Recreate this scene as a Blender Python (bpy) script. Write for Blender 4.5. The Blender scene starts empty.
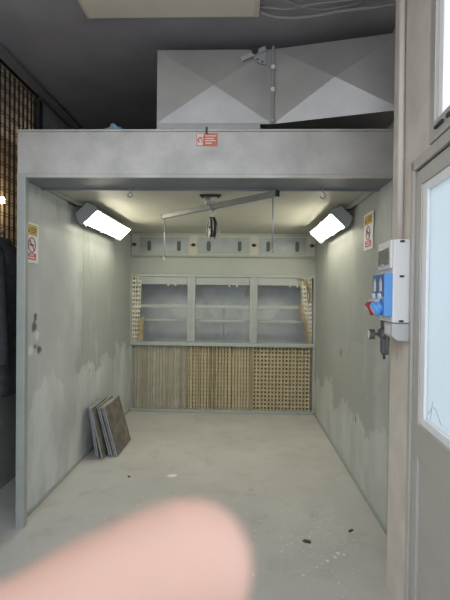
import bpy, bmesh, math, random
from mathutils import Vector, Matrix
random.seed(7)
S = bpy.context.scene
COL = S.collection
PI = math.pi
V = Vector

# ------------------------------------------------------------------ materials
def mat(name, col, rough=.6, metal=0., var=.0, scale=6., bump=0., bscale=60., spec=.4):
    m = bpy.data.materials.new(name); m.use_nodes = True
    nt = m.node_tree; b = nt.nodes['Principled BSDF']
    b.inputs['Roughness'].default_value = rough
    b.inputs['Metallic'].default_value = metal
    b.inputs['Specular IOR Level'].default_value = spec
    b.inputs['Base Color'].default_value = (*col, 1)
    tc = nt.nodes.new('ShaderNodeTexCoord')
    if var:
        n = nt.nodes.new('ShaderNodeTexNoise'); n.inputs['Scale'].default_value = scale
        n.inputs['Detail'].default_value = 6; n.inputs['Roughness'].default_value = .6
        r = nt.nodes.new('ShaderNodeValToRGB')
        r.color_ramp.elements[0].position = .3; r.color_ramp.elements[1].position = .7
        r.color_ramp.elements[0].color = (*[max(0, c*(1-var)) for c in col], 1)
        r.color_ramp.elements[1].color = (*[min(1, c*(1+var)) for c in col], 1)
        nt.links.new(tc.outputs['Object'], n.inputs['Vector'])
        nt.links.new(n.outputs['Fac'], r.inputs['Fac'])
        nt.links.new(r.outputs['Color'], b.inputs['Base Color'])
    if bump:
        n2 = nt.nodes.new('ShaderNodeTexNoise'); n2.inputs['Scale'].default_value = bscale
        n2.inputs['Detail'].default_value = 4
        bp = nt.nodes.new('ShaderNodeBump'); bp.inputs['Strength'].default_value = bump
        bp.inputs['Distance'].default_value = .005
        nt.links.new(tc.outputs['Object'], n2.inputs['Vector'])
        nt.links.new(n2.outputs['Fac'], bp.inputs['Height'])
        nt.links.new(bp.outputs['Normal'], b.inputs['Normal'])
    return m

def emis(name, col, strength):
    m = bpy.data.materials.new(name); m.use_nodes = True
    nt = m.node_tree; b = nt.nodes['Principled BSDF']
    b.inputs['Base Color'].default_value = (*col, 1)
    b.inputs['Emission Color'].default_value = (*col, 1)
    b.inputs['Emission Strength'].default_value = strength
    return m

def nodes(m): return m.node_tree, m.node_tree.nodes['Principled BSDF']
def N(nt, typ, **kw):
    n = nt.nodes.new(typ)
    for k, v in kw.items(): n.inputs[k].default_value = v
    return n
def math_n(nt, op, a, b=None, clamp=False):
    n = nt.nodes.new('ShaderNodeMath'); n.operation = op; n.use_clamp = clamp
    for i, x in enumerate((a, b)):
        if x is None: continue
        if isinstance(x, (int, float)): n.inputs[i].default_value = x
        else: nt.links.new(x, n.inputs[i])
    return n.outputs[0]
def mix_n(nt, fac, a, b):
    n = nt.nodes.new('ShaderNodeMix'); n.data_type = 'RGBA'
    nt.links.new(fac, n.inputs['Factor'])
    for key, x in (('A', a), ('B', b)):
        s = [i for i in n.inputs if i.name == key and i.type == 'RGBA'][0]
        if isinstance(x, tuple): s.default_value = (*x, 1)
        else: nt.links.new(x, s)
    return [o for o in n.outputs if o.type == 'RGBA'][0]
def smooth_n(nt, val, lo, hi):
    n = nt.nodes.new('ShaderNodeMapRange'); n.interpolation_type = 'SMOOTHSTEP'
    nt.links.new(val, n.inputs['Value'])
    n.inputs['From Min'].default_value = lo; n.inputs['From Max'].default_value = hi
    return n.outputs['Result']

# concrete floor: worn grey with tan patches, hairline crack and dark scuffs
def floor_mat():
    m = bpy.data.materials.new('concrete_floor'); m.use_nodes = True
    nt, b = nodes(m); b.inputs['Roughness'].default_value = .62
    b.inputs['Specular IOR Level'].default_value = .35
    tc = nt.nodes.new('ShaderNodeTexCoord')
    def noise(sc, det=6, rough=.6):
        n = N(nt, 'ShaderNodeTexNoise', Scale=sc, Detail=det, Roughness=rough)
        nt.links.new(tc.outputs['Object'], n.inputs['Vector']); return n.outputs['Fac']
    big = noise(.9); mid = noise(4.5); fine = noise(45, 8, .7)
    c = mix_n(nt, smooth_n(nt, big, .35, .65), (.43, .42, .41), (.49, .48, .465))
    c = mix_n(nt, math_n(nt, 'MULTIPLY', smooth_n(nt, mid, .5, .72), .6), c, (.37, .35, .315))
    c = mix_n(nt, math_n(nt, 'MULTIPLY', smooth_n(nt, fine, .62, .8), .5), c, (.55, .54, .51))
    sc = noise(2.2, 10, .75)
    c = mix_n(nt, math_n(nt, 'MULTIPLY', smooth_n(nt, sc, .60, .70), .6), c, (.27, .24, .21))
    nt.links.new(c, b.inputs['Base Color'])
    bp = N(nt, 'ShaderNodeBump', Strength=.25, Distance=.004)
    nt.links.new(fine, bp.inputs['Height']); nt.links.new(bp.outputs['Normal'], b.inputs['Normal'])
    return m

# sheet metal of the booth sides: bare grey, dulled by old overspray with ragged edges, dark smears
def booth_mat(name, spots=(), base=(.55, .575, .59), spray=(.38, .405, .395), chalk=(.70, .73, .75), seed=0., lowedge=.95, fx=None):
    m = bpy.data.materials.new(name); m.use_nodes = True
    nt, b = nodes(m); b.inputs['Roughness'].default_value = .5; b.inputs['Metallic'].default_value = .15
    b.inputs['Specular IOR Level'].default_value = .35
    tc = nt.nodes.new('ShaderNodeTexCoord')
    mp = nt.nodes.new('ShaderNodeMapping'); mp.inputs['Location'].default_value = (seed, seed, 0)
    nt.links.new(tc.outputs['Object'], mp.inputs['Vector'])
    def noise(sc, det=5, rough=.55, scale=(1, 1, 1)):
        mm = nt.nodes.new('ShaderNodeMapping'); mm.inputs['Scale'].default_value = scale
        nt.links.new(mp.outputs['Vector'], mm.inputs['Vector'])
        n = N(nt, 'ShaderNodeTexNoise', Scale=sc, Detail=det, Roughness=rough)
        nt.links.new(mm.outputs['Vector'], n.inputs['Vector']); return n.outputs['Fac']
    sep = nt.nodes.new('ShaderNodeSeparateXYZ'); nt.links.new(tc.outputs['Object'], sep.inputs[0])
    y, z = math_n(nt, 'ADD', sep.outputs['Y'], 5.865), sep.outputs['Z']     # the panels' frame starts at the filter wall
    a = noise(1.6); c2 = noise(2.6, 8, .65); streak = noise(3.2, 5, .6, (1, 1, .35)); f = noise(18, 6)
    col = mix_n(nt, smooth_n(nt, a, .35, .65), base, tuple(x*.87 for x in base))
    # overspray: covers above a ragged border
    if fx is not None:
        h = math_n(nt, 'ADD', z, math_n(nt, 'MULTIPLY', math_n(nt, 'SUBTRACT', c2, .5), 1.0))
        k = smooth_n(nt, h, lowedge-.03, lowedge+.03)
        k2 = smooth_n(nt, math_n(nt, 'ADD', y, math_n(nt, 'MULTIPLY', math_n(nt, 'SUBTRACT', c2, .5), .5)), fx-.08, fx+.05)
        col = mix_n(nt, math_n(nt, 'MULTIPLY', math_n(nt, 'MULTIPLY', k, k2), .85), col, spray)
        lo = math_n(nt, 'MULTIPLY', math_n(nt, 'SUBTRACT', 1., k), smooth_n(nt, streak, .42, .62))
        col = mix_n(nt, math_n(nt, 'MULTIPLY', lo, .7), col, chalk)
    col = mix_n(nt, math_n(nt, 'MULTIPLY', smooth_n(nt, streak, .56, .68), .3), col, chalk)
    st = noise(2.1, 8, .7, (1, 1, .5))
    col = mix_n(nt, math_n(nt, 'MULTIPLY', smooth_n(nt, st, .60, .66), .45), col, tuple(x*.8 for x in spray))
    col = mix_n(nt, math_n(nt, 'MULTIPLY', smooth_n(nt, f, .6, .75), .25), col, chalk)
    for (sy, sz, r, dark) in spots:
        dy = math_n(nt, 'SUBTRACT', y, sy); dz = math_n(nt, 'SUBTRACT', z, sz)
        d = math_n(nt, 'SQRT', math_n(nt, 'ADD', math_n(nt, 'MULTIPLY', dy, dy), math_n(nt, 'MULTIPLY', dz, dz)))
        d = math_n(nt, 'ADD', d, math_n(nt, 'MULTIPLY', math_n(nt, 'SUBTRACT', f, .5), .07))
        k = smooth_n(nt, math_n(nt, 'MULTIPLY', d, -1.), -r, -r*.3)
        col = mix_n(nt, math_n(nt, 'MULTIPLY', k, .85), col, (.06, .065, .07) if dark else (.75, .77, .78))
    nt.links.new(col, b.inputs['Base Color'])
    return m

M = {}
M['floor'] = floor_mat()
M['ceiling'] = mat('dark_ceiling', (.40, .385, .41), .8, 0, .15, 2.)
M['plaster'] = mat('plaster', (.66, .605, .555), .85, 0, .1, 5., .3, 40)
M['shed_wall'] = mat('shed_wall', (.30, .29, .28), .85, 0, .2, 3.)
M['tan_wall'] = mat('tan_wall', (.62, .50, .36), .85, 0, .08, 2.)
M['boothL'] = booth_mat('booth_sheet_left', [(3.115, 1.30, .055, 1), (3.165, 1.235, .05, 0), (3.14, 1.16, .035, 1), (3.20, 1.135, .05, 1), (3.07, 1.14, .05, 0), (3.13, 1.37, .03, 1)], seed=0., fx=4.0, lowedge=.86)
M['boothR'] = booth_mat('booth_sheet_right', [(3.75, .52, .04, 1), (4.35, 1.0, .05, 1)], base=(.52, .535, .525), spray=(.38, .395, .38), chalk=(.62, .64, .63), seed=5.2, fx=3.2, lowedge=.5)
M['boothB'] = mat('booth_back_sheet', (.37, .385, .35), .5, .1, .06, 3.)
M['boothC'] = mat('booth_roof_sheet', (.50, .49, .43), .55, .05, .05, 2.)
M['galv'] = mat('galvanised_sheet', (.43, .415, .395), .40, .3, .2, 4.)
M['galvd'] = mat('galvanised_duct', (.42, .412, .405), .36, .4, .1, 4.)
M['frame'] = mat('galvanised_frame', (.365, .39, .375), .45, .25, .06, 8.)
M['plenum'] = mat('plenum_sheet', (.58, .61, .645), .5, .15, .1, 4.)
M['hatch'] = mat('hatch_sheet', (.33, .365, .375), .45, .15, .12, 5.)
M['slot'] = mat('slot_rubber', (.10, .105, .10), .7)
M['soffit'] = mat('soffit_steel', (.22, .235, .265), .55, .2, .1, 5.)
M['dark'] = mat('dark_steel', (.05, .052, .055), .5, .4)
M['steel'] = mat('grey_steel', (.38, .385, .39), .4, .5, .08, 12.)
M['armgrey'] = mat('arm_steel', (.24, .245, .24), .5, .3, .1, 12.)
M['lampbody'] = mat('lamp_body', (.34, .36, .38), .5, .1)
M['lampglow'] = emis('lamp_diffuser', (1, .955, .75), 16)
M['card'] = mat('filter_card', (.50, .435, .30), .9, 0, .12, 9.)
M['cardgrey'] = mat('filter_card_grey', (.39, .365, .30), .9, 0, .12, 9.)
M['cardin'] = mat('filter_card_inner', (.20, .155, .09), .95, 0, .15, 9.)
M['cardwhite'] = mat('filter_card_white', (.70, .66, .54), .9, 0, .08, 9.)
M['brown'] = mat('torn_cardboard', (.36, .27, .17), .95, 0, .2, 14.)
M['slab'] = mat('slab_face', (.155, .14, .12), .9, 0, .45, 9., .4, 50)
M['slabedge'] = mat('slab_edge', (.34, .35, .37), .7, .1, .2, 14.)
M['white'] = mat('white_plastic', (.78, .77, .78), .45)
M['offwhite'] = mat('offwhite_plastic', (.80, .72, .61), .6, 0, .05, 3.)
M['greyplastic'] = mat('grey_plastic', (.55, .55, .56), .5)
M['conduit'] = mat('painted_conduit', (.68, .63, .58), .7)
M['blue'] = mat('blue_plastic', (.05, .20, .60), .4)
M['bluelight'] = mat('light_blue_plastic', (.13, .36, .78), .4)
M['navy'] = mat('navy_blue_plastic', (.03, .11, .30), .4)
M['red'] = mat('red_plastic', (.42, .03, .04), .4)
M['smoke'] = mat('smoked_window', (.16, .17, .16), .15, 0, .3, 40.)
M['signwhite'] = mat('sign_white', (.82, .82, .84), .5)
M['signyellow'] = mat('sign_yellow', (.62, .42, .07), .5)
M['signred'] = mat('sign_red', (.62, .09, .09), .5)
M['signring'] = mat('sign_ring_red', (.42, .08, .12), .5)
M['signdark'] = mat('sign_dark', (.10, .08, .05), .5)
M['sticker'] = mat('sticker_red', (.62, .17, .12), .5, 0, .1, 30)
M['stickerw'] = mat('sticker_white', (.80, .66, .60), .5)
M['alu'] = mat('door_aluminium', (.50, .48, .455), .4, .2, .04, 5.)
M['beadlit'] = mat('door_bead_lit_tone', (.88, .90, .93), .35, 0)  # near-white stands in for light from the glass on the bead
M['gun'] = mat('gunmetal', (.13, .135, .14), .45, .3)
M['striplit'] = mat('window_strip_lit_tone', (.95, .95, .96), .4)  # white colour stands in for sunlight on the window frame reveal
M['rubber'] = mat('black_rubber', (.02, .02, .022), .7)
M['jacket'] = mat('jacket_cloth', (.045, .047, .055), .9, 0, .3, 20., .3, 90)
M['wire'] = mat('mesh_wire', (.035, .03, .028), .6, .3)
M['cable'] = mat('grey_cable', (.30, .29, .285), .6)
M['rag'] = mat('blue_rag', (.20, .32, .40), .9, 0, .2, 30)
M['leaf'] = mat('brown_leaf', (.10, .06, .04), .9)
M['chips'] = mat('paint_chips', (.72, .70, .65), .8)
M['skin'] = mat('skin', (.50, .315, .255), .45, 0, .05, 60., 0, 1)
M['nail'] = mat('nail', (.80, .55, .48), .3)
M['sleeve'] = mat('sleeve_cloth', (.06, .07, .10), .9)
M['bulb'] = emis('warm_bulb', (1, .78, .48), 60)
nt, b = nodes(M['skin'])
b.inputs['Subsurface Weight'].default_value = .25
b.inputs['Subsurface Radius'].default_value = (.006, .002, .001)
b.inputs['Subsurface Scale'].default_value = 1.

# frosted glass that lets the daylight through
def glass_mat(name, col, clear=0.):
    m = bpy.data.materials.new(name); m.use_nodes = True
    nt = m.node_tree; nt.nodes.clear()
    out = nt.nodes.new('ShaderNodeOutputMaterial')
    tr = nt.nodes.new('ShaderNodeBsdfTranslucent'); tr.inputs['Color'].default_value = (*col, 1)
    gl = nt.nodes.new('ShaderNodeBsdfGlossy'); gl.inputs['Roughness'].default_value = .12
    tp = nt.nodes.new('ShaderNodeBsdfTransparent')
    mx = nt.nodes.new('ShaderNodeMixShader'); mx.inputs[0].default_value = .06
    mx2 = nt.nodes.new('ShaderNodeMixShader'); mx2.inputs[0].default_value = clear
    nt.links.new(tr.outputs[0], mx2.inputs[1]); nt.links.new(tp.outputs[0], mx2.inputs[2])
    nt.links.new(mx2.outputs[0], mx.inputs[1]); nt.links.new(gl.outputs[0], mx.inputs[2])
    nt.links.new(mx.outputs[0], out.inputs['Surface'])
    return m
M['frost'] = glass_mat('frosted_glass', (.66, .71, .73), .05)
M['clear'] = glass_mat('window_glass', (.97, .99, 1), .75)

# ------------------------------------------------------------------ mesh helpers
def obj(name, bm, m, parent=None, smooth=False):
    me = bpy.data.meshes.new(name)
    bmesh.ops.recalc_face_normals(bm, faces=bm.faces)
    bm.to_mesh(me); bm.free()
    if smooth:
        for p in me.polygons: p.use_smooth = True
    o = bpy.data.objects.new(name, me); COL.objects.link(o)
    me.materials.append(m)
    if parent is not None:
        o.parent = parent
        o.matrix_parent_inverse = Matrix.Identity(4)
        # geometry is given in world metres; bring it into the parent's frame
        me.transform(world(parent).inverted())
    return o
def world(o):
    m = Matrix.LocRotScale(o.location, o.rotation_euler, o.scale)
    return world(o.parent) @ m if o.parent else m
def thing(name, label, cat, loc=(0, 0, 0), group=None):
    o = bpy.data.objects.new(name, None); COL.objects.link(o)
    o.empty_display_size = .1; o.location = loc
    return tag(o, label, cat, group)
def tag(o, label, cat, group=None, kind=None):
    o['label'] = label; o['category'] = cat
    if group: o['group'] = group
    if kind: o['kind'] = kind
    return o
def struct(name, bm, m, label=None, parent=None):
    o = obj(name, bm, m, parent)
    if parent is None: o['kind'] = 'structure'
    if label: o['label'] = label
    return o
def settle(o):
    """move a single-mesh thing's origin to its base centre"""
    me = o.data
    xs = [v.co for v in me.vertices]
    c = V(((min(v.x for v in xs)+max(v.x for v in xs))/2, (min(v.y for v in xs)+max(v.y for v in xs))/2, min(v.z for v in xs)))
    me.transform(Matrix.Translation(-c)); o.location = c
    return o
B = bmesh.new
def box(bm, lo, hi, bev=0., mtx=None):
    c = [(a+b)/2 for a, b in zip(lo, hi)]; s = [abs(b-a) for a, b in zip(lo, hi)]
    r = bmesh.ops.create_cube(bm, size=1)
    vs = r['verts']
    bmesh.ops.scale(bm, vec=s, verts=vs)
    bmesh.ops.translate(bm, vec=c, verts=vs)
    if bev:
        es = list({e for v in vs for e in v.link_edges})
        g = bmesh.ops.bevel(bm, geom=es, offset=bev, segments=2, affect='EDGES', profile=.5)
        vs = list({v for f in g['faces'] for v in f.verts} | {v for v in vs if v.is_valid})
    if mtx is not None: bmesh.ops.transform(bm, matrix=mtx, verts=vs)
    return vs
def nbox(lo, hi, bev=0., mtx=None):
    bm = B(); box(bm, lo, hi, bev, mtx); return bm
def frame_of(d):
    d = V(d).normalized()
    a = V((0, 0, 1)) if abs(d.z) < .9 else V((1, 0, 0))
    x = d.cross(a).normalized(); y = d.cross(x).normalized()
    return x, y
def tube(bm, pts, rad, n=10, caps=True):
    pts = [V(p) for p in pts]
    rads = rad if isinstance(rad, (list, tuple)) else [rad]*len(pts)
    rings = []; px = None
    for i, p in enumerate(pts):
        d = (pts[min(i+1, len(pts)-1)]-pts[max(i-1, 0)])
        if d.length < 1e-9: d = V((0, 0, 1))
        d.normalize()
        if px is None: x, y = frame_of(d)
        else:
            x = (px-d*px.dot(d)).normalized(); y = d.cross(x).normalized()
        px = x
        rings.append([bm.verts.new(p+(x*math.cos(2*PI*k/n)+y*math.sin(2*PI*k/n))*rads[i]) for k in range(n)])
    for a, b_ in zip(rings, rings[1:]):
        for k in range(n): bm.faces.new((a[k], a[(k+1) % n], b_[(k+1) % n], b_[k]))
    if caps:
        bm.faces.new(rings[0][::-1]); bm.faces.new(rings[-1])
    return bm
def cyl(bm, a, b_, r, r2=None, n=20): return tube(bm, [a, b_], [r, r if r2 is None else r2], n)
def prism(bm, poly, axis, a, b_):
    """poly: list of 2D points in the two other axes, extruded along axis from a to b_"""
    def P(u, v, t):
        if axis == 0: return (t, u, v)
        if axis == 1: return (u, t, v)
        return (u, v, t)
    A = [bm.verts.new(P(u, v, a)) for u, v in poly]; Bv = [bm.verts.new(P(u, v, b_)) for u, v in poly]
    bm.faces.new(A); bm.faces.new(Bv[::-1])
    n = len(poly)
    for i in range(n): bm.faces.new((A[i], Bv[i], Bv[(i+1) % n], A[(i+1) % n]))
    return bm
def quadpanel(bm, c0, c1, c2, c3, bulge, thick):
    """cross-broken sheet: four triangles raised in the middle by bulge (vector), closed behind by thick (vector)"""
    P = [V(c) for c in (c0, c1, c2, c3)]; b_ = V(bulge); t = V(thick)
    mid = sum(P, V())/4+b_
    f = [bm.verts.new(p) for p in P]; m = bm.verts.new(mid); k = [bm.verts.new(p+t) for p in P]
    for i in range(4):
        bm.faces.new((f[i], f[(i+1) % 4], m)); bm.faces.new((f[i], k[i], k[(i+1) % 4], f[(i+1) % 4]))
    bm.faces.new(k)
    return bm
def torus(bm, c, R, r, ax1, ax2, n=24, m=8):
    c = V(c); ax1 = V(ax1).normalized(); ax2 = V(ax2).normalized(); ax3 = ax1.cross(ax2)
    rings = []
    for i in range(n):
        a = 2*PI*i/n; d = ax1*math.cos(a)+ax2*math.sin(a)
        rings.append([bm.verts.new(c+d*(R+r*math.cos(2*PI*j/m))+ax3*r*math.sin(2*PI*j/m)) for j in range(m)])
    for i in range(n):
        a, b_ = rings[i], rings[(i+1) % n]
        for j in range(m): bm.faces.new((a[j], b_[j], b_[(j+1) % m], a[(j+1) % m]))
    return bm

# ------------------------------------------------------------------ the setting
XL, XR = -1.458, .9665           # inner faces of the booth sides
YF, YB = 2.90, 5.865             # booth front and filter wall
ZB, ZT, ZC = 2.298, 2.605, 2.336 # canopy lower edge, upper edge, booth ceiling
CEIL = 3.40; WL = -1.87
struct('floor', nbox((-3.6, -9, -.1), (3.0, 8.2, 0)), M['floor'])
struct('ceiling', nbox((-3.6, 1.1, CEIL), (1.6, 8.2, CEIL+.12)), M['ceiling'])  # near edge pulled back out of view to let more daylight in
struct('wall_back', nbox((-3.6, 8.0, 0), (1.6, 8.2, CEIL)), M['shed_wall'])
bm = B()
box(bm, (WL-.08, 4.14, 0), (WL, 8.0, CEIL))
box(bm, (WL-.08, .2, 0), (WL, 4.14, 1.30))
struct('wall_left', bm, M['shed_wall'])
struct('wall_annex', nbox((-3.05, -.9, 0), (-2.95, 8.0, CEIL)), M['tan_wall'])
struct('trim_1', tube(B(), [(WL+.045, 1.1, CEIL-.05), (WL+.045, 8, CEIL-.05)], .04, 14), mat('ceiling_pipe', (.20, .19, .19), .6))

# right-hand wall, slightly toed in; u runs along it towards the camera, d out into the room
K = .06; L_ = math.hypot(1, K)
UX = V((-K/L_, -1/L_, 0)); DX = V((-1/L_, K/L_, 0)); ORG = V((.793, 2.413, 0))
RM = Matrix(((UX.x, DX.x, 0, ORG.x), (UX.y, DX.y, 0, ORG.y), (0, 0, 1, 0), (0, 0, 0, 1)))
def rw(u, d, z): return ORG+UX*u+DX*d+V((0, 0, z))
def rbox(bm, lo, hi, bev=0.): return box(bm, lo, hi, bev, RM)
DU0, DU1, DZ = .345, 1.42, 2.15
WU0 = .555
bm = B()
rbox(bm, (0, -.10, 0), (DU0, 0, CEIL)); rbox(bm, (0, -.25, 0), (.03, -.10, CEIL))  # thin unseen return added to stop daylight leaking beside the booth
rbox(bm, (DU0, -.10, DZ), (WU0, 0, CEIL))
rbox(bm, (WU0, -.30, 3.05), (DU1, 0, CEIL))
rbox(bm, (DU1, -.30, 0), (1.62, 0, CEIL))  # wall stops here, left open beyond the door to admit daylight
box(bm, (1.04, 2.40, 0), (1.08, 8.0, CEIL))
struct('wall_right', bm, M['plaster'])

# door leaf in its frame
dr = bpy.data.objects.new('door_1', None); COL.objects.link(dr); dr['kind'] = 'structure'
dr['label'] = 'grey aluminium door with a frosted upper pane'; dr.location = rw(DU0, 0, 0)
bm = B()
rbox(bm, (DU0, -.10, 0), (DU0+.035, .012, DZ), .003)
rbox(bm, (DU0, -.10, DZ-.045), (DU1, .012, DZ), .003)
rbox(bm, (DU1-.04, -.10, 0), (DU1, .012, DZ), .003)
obj('door_frame', bm, M['alu'], dr)
bm = B(); rbox(bm, (DU0+.035, -.05, 0.01), (DU0+.041, -.004, DZ-.05)); rbox(bm, (DU0+.035, -.05, DZ-.052), (DU1-.04, -.004, DZ-.045))
obj('door_gasket', bm, M['rubber'], dr)
a0, a1 = DU0+.042, DU1-.045
g0, g1, gz0, gz1 = a0+.065, a1-.075, 1.0, 2.03
bm = B()
rbox(bm, (a0, -.045, .012), (g0, 0, DZ-.053), .003)
rbox(bm, (g1, -.045, .012), (a1, 0, DZ-.053), .003)
rbox(bm, (g0, -.045, gz1), (g1, 0, DZ-.053), .003)
rbox(bm, (g0, -.045, .862), (g1, 0, gz0), .003)
rbox(bm, (g0, -.045, .012), (g1, 0, .16), .003)
obj('door_leaf', bm, M['alu'], dr)
obj('door_panel', (lambda b_: (rbox(b_, (g0, -.035, .16), (g1, -.012, .862)), b_)[1])(B()), M['alu'], dr)
bm = B()
w = .055
rbox(bm, (g0, -.045, gz0), (g0+w, -.006, gz1), .004); rbox(bm, (g1-w, -.045, gz0), (g1, -.006, gz1), .004)
rbox(bm, (g0+w, -.045, gz0), (g1-w, -.006, gz0+.035), .004); rbox(bm, (g0+w, -.045, gz1-.035), (g1-w, -.006, gz1), .004)
o = obj('glazing_bead', bm, M['beadlit'], dr); o['label'] = 'glazing bead coloured near-white as if lit'
bm = B(); rbox(bm, (g0+w, -.024, gz0+.035), (g1-w, -.018, gz1-.035)); obj('door_glass', bm, M['frost'], dr)
bm = B()
arc = [rw(g0+w+.02+.16*t, -.0165, gz0+.06+.045*math.sin(PI*min(1, t*1.15))) for t in [i/14 for i in range(15)]]
tube(bm, arc, .0012, 5)
tube(bm, [rw(g0+w+.07-.02*t, -.0165, gz0+.125-.08*t) for t in [i/6 for i in range(7)]], .0012, 5)
obj('pen_scribble', bm, mat('pen_line', (.38, .42, .46), .6), dr)
bm = B(); tube(bm, [rw(a1-.03, .05, 1.05), rw(a1-.14, .05, 1.05)], .009, 10); tube(bm, [rw(a1-.03, 0, 1.05), rw(a1-.03, .055, 1.05)], .010, 10)
obj('door_handle', bm, M['steel'], dr, True)

wn = bpy.data.objects.new('window_1', None); COL.objects.link(wn); wn['kind'] = 'structure'
wn['label'] = 'bright narrow window above the door'; wn.location = rw(WU0, 0, DZ)
bm = B()
wz0, wz1 = DZ+.012, 3.05
f_ = .055
rbox(bm, (WU0, -.09, wz0), (WU0+f_, .008, wz1), .003); rbox(bm, (DU1-f_, -.09, wz0), (DU1, .008, wz1), .003)
rbox(bm, (WU0+f_, -.09, wz0), (DU1-f_, .008, wz0+.075), .003); rbox(bm, (WU0+f_, -.09, wz1-f_), (DU1-f_, .008, wz1), .003)
obj('window_frame', bm, M['alu'], wn)
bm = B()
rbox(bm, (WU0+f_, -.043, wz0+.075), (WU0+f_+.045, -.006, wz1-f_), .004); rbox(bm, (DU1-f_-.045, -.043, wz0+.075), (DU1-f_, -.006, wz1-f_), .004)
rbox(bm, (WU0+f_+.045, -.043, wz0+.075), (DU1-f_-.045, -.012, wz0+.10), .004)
obj('window_lit_strip', bm, M['striplit'], wn)  # strip added to show the sunlit reveal, brightness put into its colour
bm = B(); rbox(bm, (WU0+f_, -.05, wz0+.075), (DU1-f_, -.044, wz1-f_)); obj('window_glass', bm, M['clear'], wn)
bm = B(); rbox(bm, (WU0+.08, .008, wz0+.035), (WU0+.16, .018, wz0+.045)); rbox(bm, (WU0+.19, .008, wz0+.034), (WU0+.22, .016, wz0+.05), .003)
obj('window_catch', bm, M['dark'], wn)

# ------------------------------------------------------------------ spray booth
booth = thing('spray_booth', 'grey sheet-metal spray booth open to the front, its floor the bare concrete', 'spray booth', (-.25, YB, 0))
def side(x, sgn, m, cuts, name):
    for y0, y1 in zip(cuts, cuts[1:]):
        bm = B()
        quadpanel(bm, (x, y0+.002, 0.002), (x, y1-.002, 0.002), (x, y1-.002, 1.16), (x, y0+.002, 1.16), (sgn*.016, 0, 0), (-sgn*.03, 0, 0))
        quadpanel(bm, (x, y0+.002, 1.1601), (x, y1-.002, 1.1601), (x, y1-.002, ZC), (x, y0+.002, ZC), (sgn*.016, 0, 0), (-sgn*.03, 0, 0))
        obj(name, bm, m, booth)
side(XL, 1, M['boothL'], (2.93, 4.10, 5.12, YB+.6), 'side_panel')
side(XR, -1, M['boothR'], (2.93, 4.02, 5.12, YB+.6), 'side_panel')
for x, s, pw in ((XL, 1, .05), (XR, -1, .012)):
    bm = B()
    box(bm, (min(x-.006*s, x+pw*s), YF-.02, 0), (max(x-.006*s, x+pw*s), 2.93, ZB+.02), .004)
    o = obj('front_post', bm, M['frame'], booth)
    bm = B(); box(bm, (min(x, x+.03*s), 2.94, ZC-.035), (max(x, x+.03*s), YB, ZC-.002), .002); obj('top_angle', bm, M['frame'], booth)
    bm = B(); box(bm, (min(x+.001*s, x+.012*s), 2.94, 0.001), (max(x+.001*s, x+.012*s), YB, .03)); obj('floor_angle', bm, M['frame'], booth)
# roof
obj('roof', nbox((XL-.03, 3.22, ZC), (XR+.03, YB+.6, ZC+.03)), M['boothC'], booth)
# canopy fascia with folded lips
bm = B()
x0, x1 = XL-.012, 1.035
box(bm, (x0, YF, ZB), (x1, YF+.006, ZT))
box(bm, (x0, YF-.012, ZB-.006), (x1, YF+.006, ZB+.018), .003)
box(bm, (x0, YF-.010, ZT-.014), (x1, YF+.12, ZT), .003)
fas = obj('canopy_fascia', bm, M['galv'], booth)
for i in range(16):
    x = x0+.06+i*(x1-x0-.12)/15
    obj('rivet', cyl(B(), (x, YF-.014, ZT-.007), (x, YF-.009, ZT-.007), .006, n=8), M['steel'], fas)
bm = B()
box(bm, (x0, YF+.006, ZB), (x1, 3.235, ZB+.02)); box(bm, (x0, 3.215, ZB-.012), (x1, 3.235, ZC), .002)
obj('canopy_soffit', bm, M['soffit'], booth)
bm = B(); box(bm, (x0, YF+.02, ZB), (x0+.012, 3.235, ZT-.02)); obj('canopy_end', bm, M['galv'], booth)
# back wall above the filters
bm = B()
box(bm, (XL, YB, 1.79), (XR, YB+.03, 1.985))
box(bm, (XL, YB, 1.985), (XR, YB+.03, ZC))
obj('back_panel', bm, M['boothB'], booth)
prof = [(XL+.002, 2.046), (XL+.002, 2.033)]
for i in range(60):
    x = XL+.03+i*(XR-XL-.06)/59
    prof += [(x, 2.033), (x, 2.021), (x+.016, 2.021), (x+.016, 2.033)]
prof += [(XR-.002, 2.033), (XR-.002, 2.046)]
obj('notched_ledge', prism(B(), prof, 1, YB-.035, YB-.001), M['boothB'], booth)
for hx0, hx1 in ((-1.348, -.688), (-.573, .108), (.209, .842)):
    bm = B()
    z0, z1 = 2.054, 2.297
    quadpanel(bm, (hx0+.012, YB-.006, z0+.012), (hx1-.012, YB-.006, z0+.012), (hx1-.012, YB-.006, z1-.012), (hx0+.012, YB-.006, z1-.012), (0, -.008, 0), (0, .006, 0))
    h = obj('hatch', bm, M['hatch'], booth); h['label'] = 'blue-grey hatch cover with two handle slots'
    bm = B()
    box(bm, (hx0, YB-.014, z0), (hx0+.012, YB, z1)); box(bm, (hx1-.012, YB-.014, z0), (hx1, YB, z1))
    box(bm, (hx0+.012, YB-.014, z0), (hx1-.012, YB, z0+.012)); box(bm, (hx0+.012, YB-.014, z1-.012), (hx1-.012, YB, z1))
    obj('hatch_rim', bm, M['boothC'], h)
    for fx in (.21, .80):
        x = hx0+(hx1-hx0)*fx
        bm = B()
        poly = [(x+.024*math.cos(a), 2.21+.024*math.sin(a)) for a in [PI*i/8 for i in range(9)]]+[(x+.024*math.cos(a), 2.125+.024*math.sin(a)) for a in [PI+PI*i/8 for i in range(9)]]
        prism(bm, poly, 1, YB-.018, YB-.008)
        obj('handle_slot', bm, M['slot'], h)
bm = None
for x in (-1.405, -.630, .158, .905):
    bm = B(); cyl(bm, (x, YB-.03, 2.183), (x, YB, 2.183), .022, n=14); cyl(bm, (x+.03, YB-.015, 2.183), (x-.03, YB-.015, 2.183), .008, n=8)
    obj('turn_latch', bm, M['dark'], booth, True)
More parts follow.
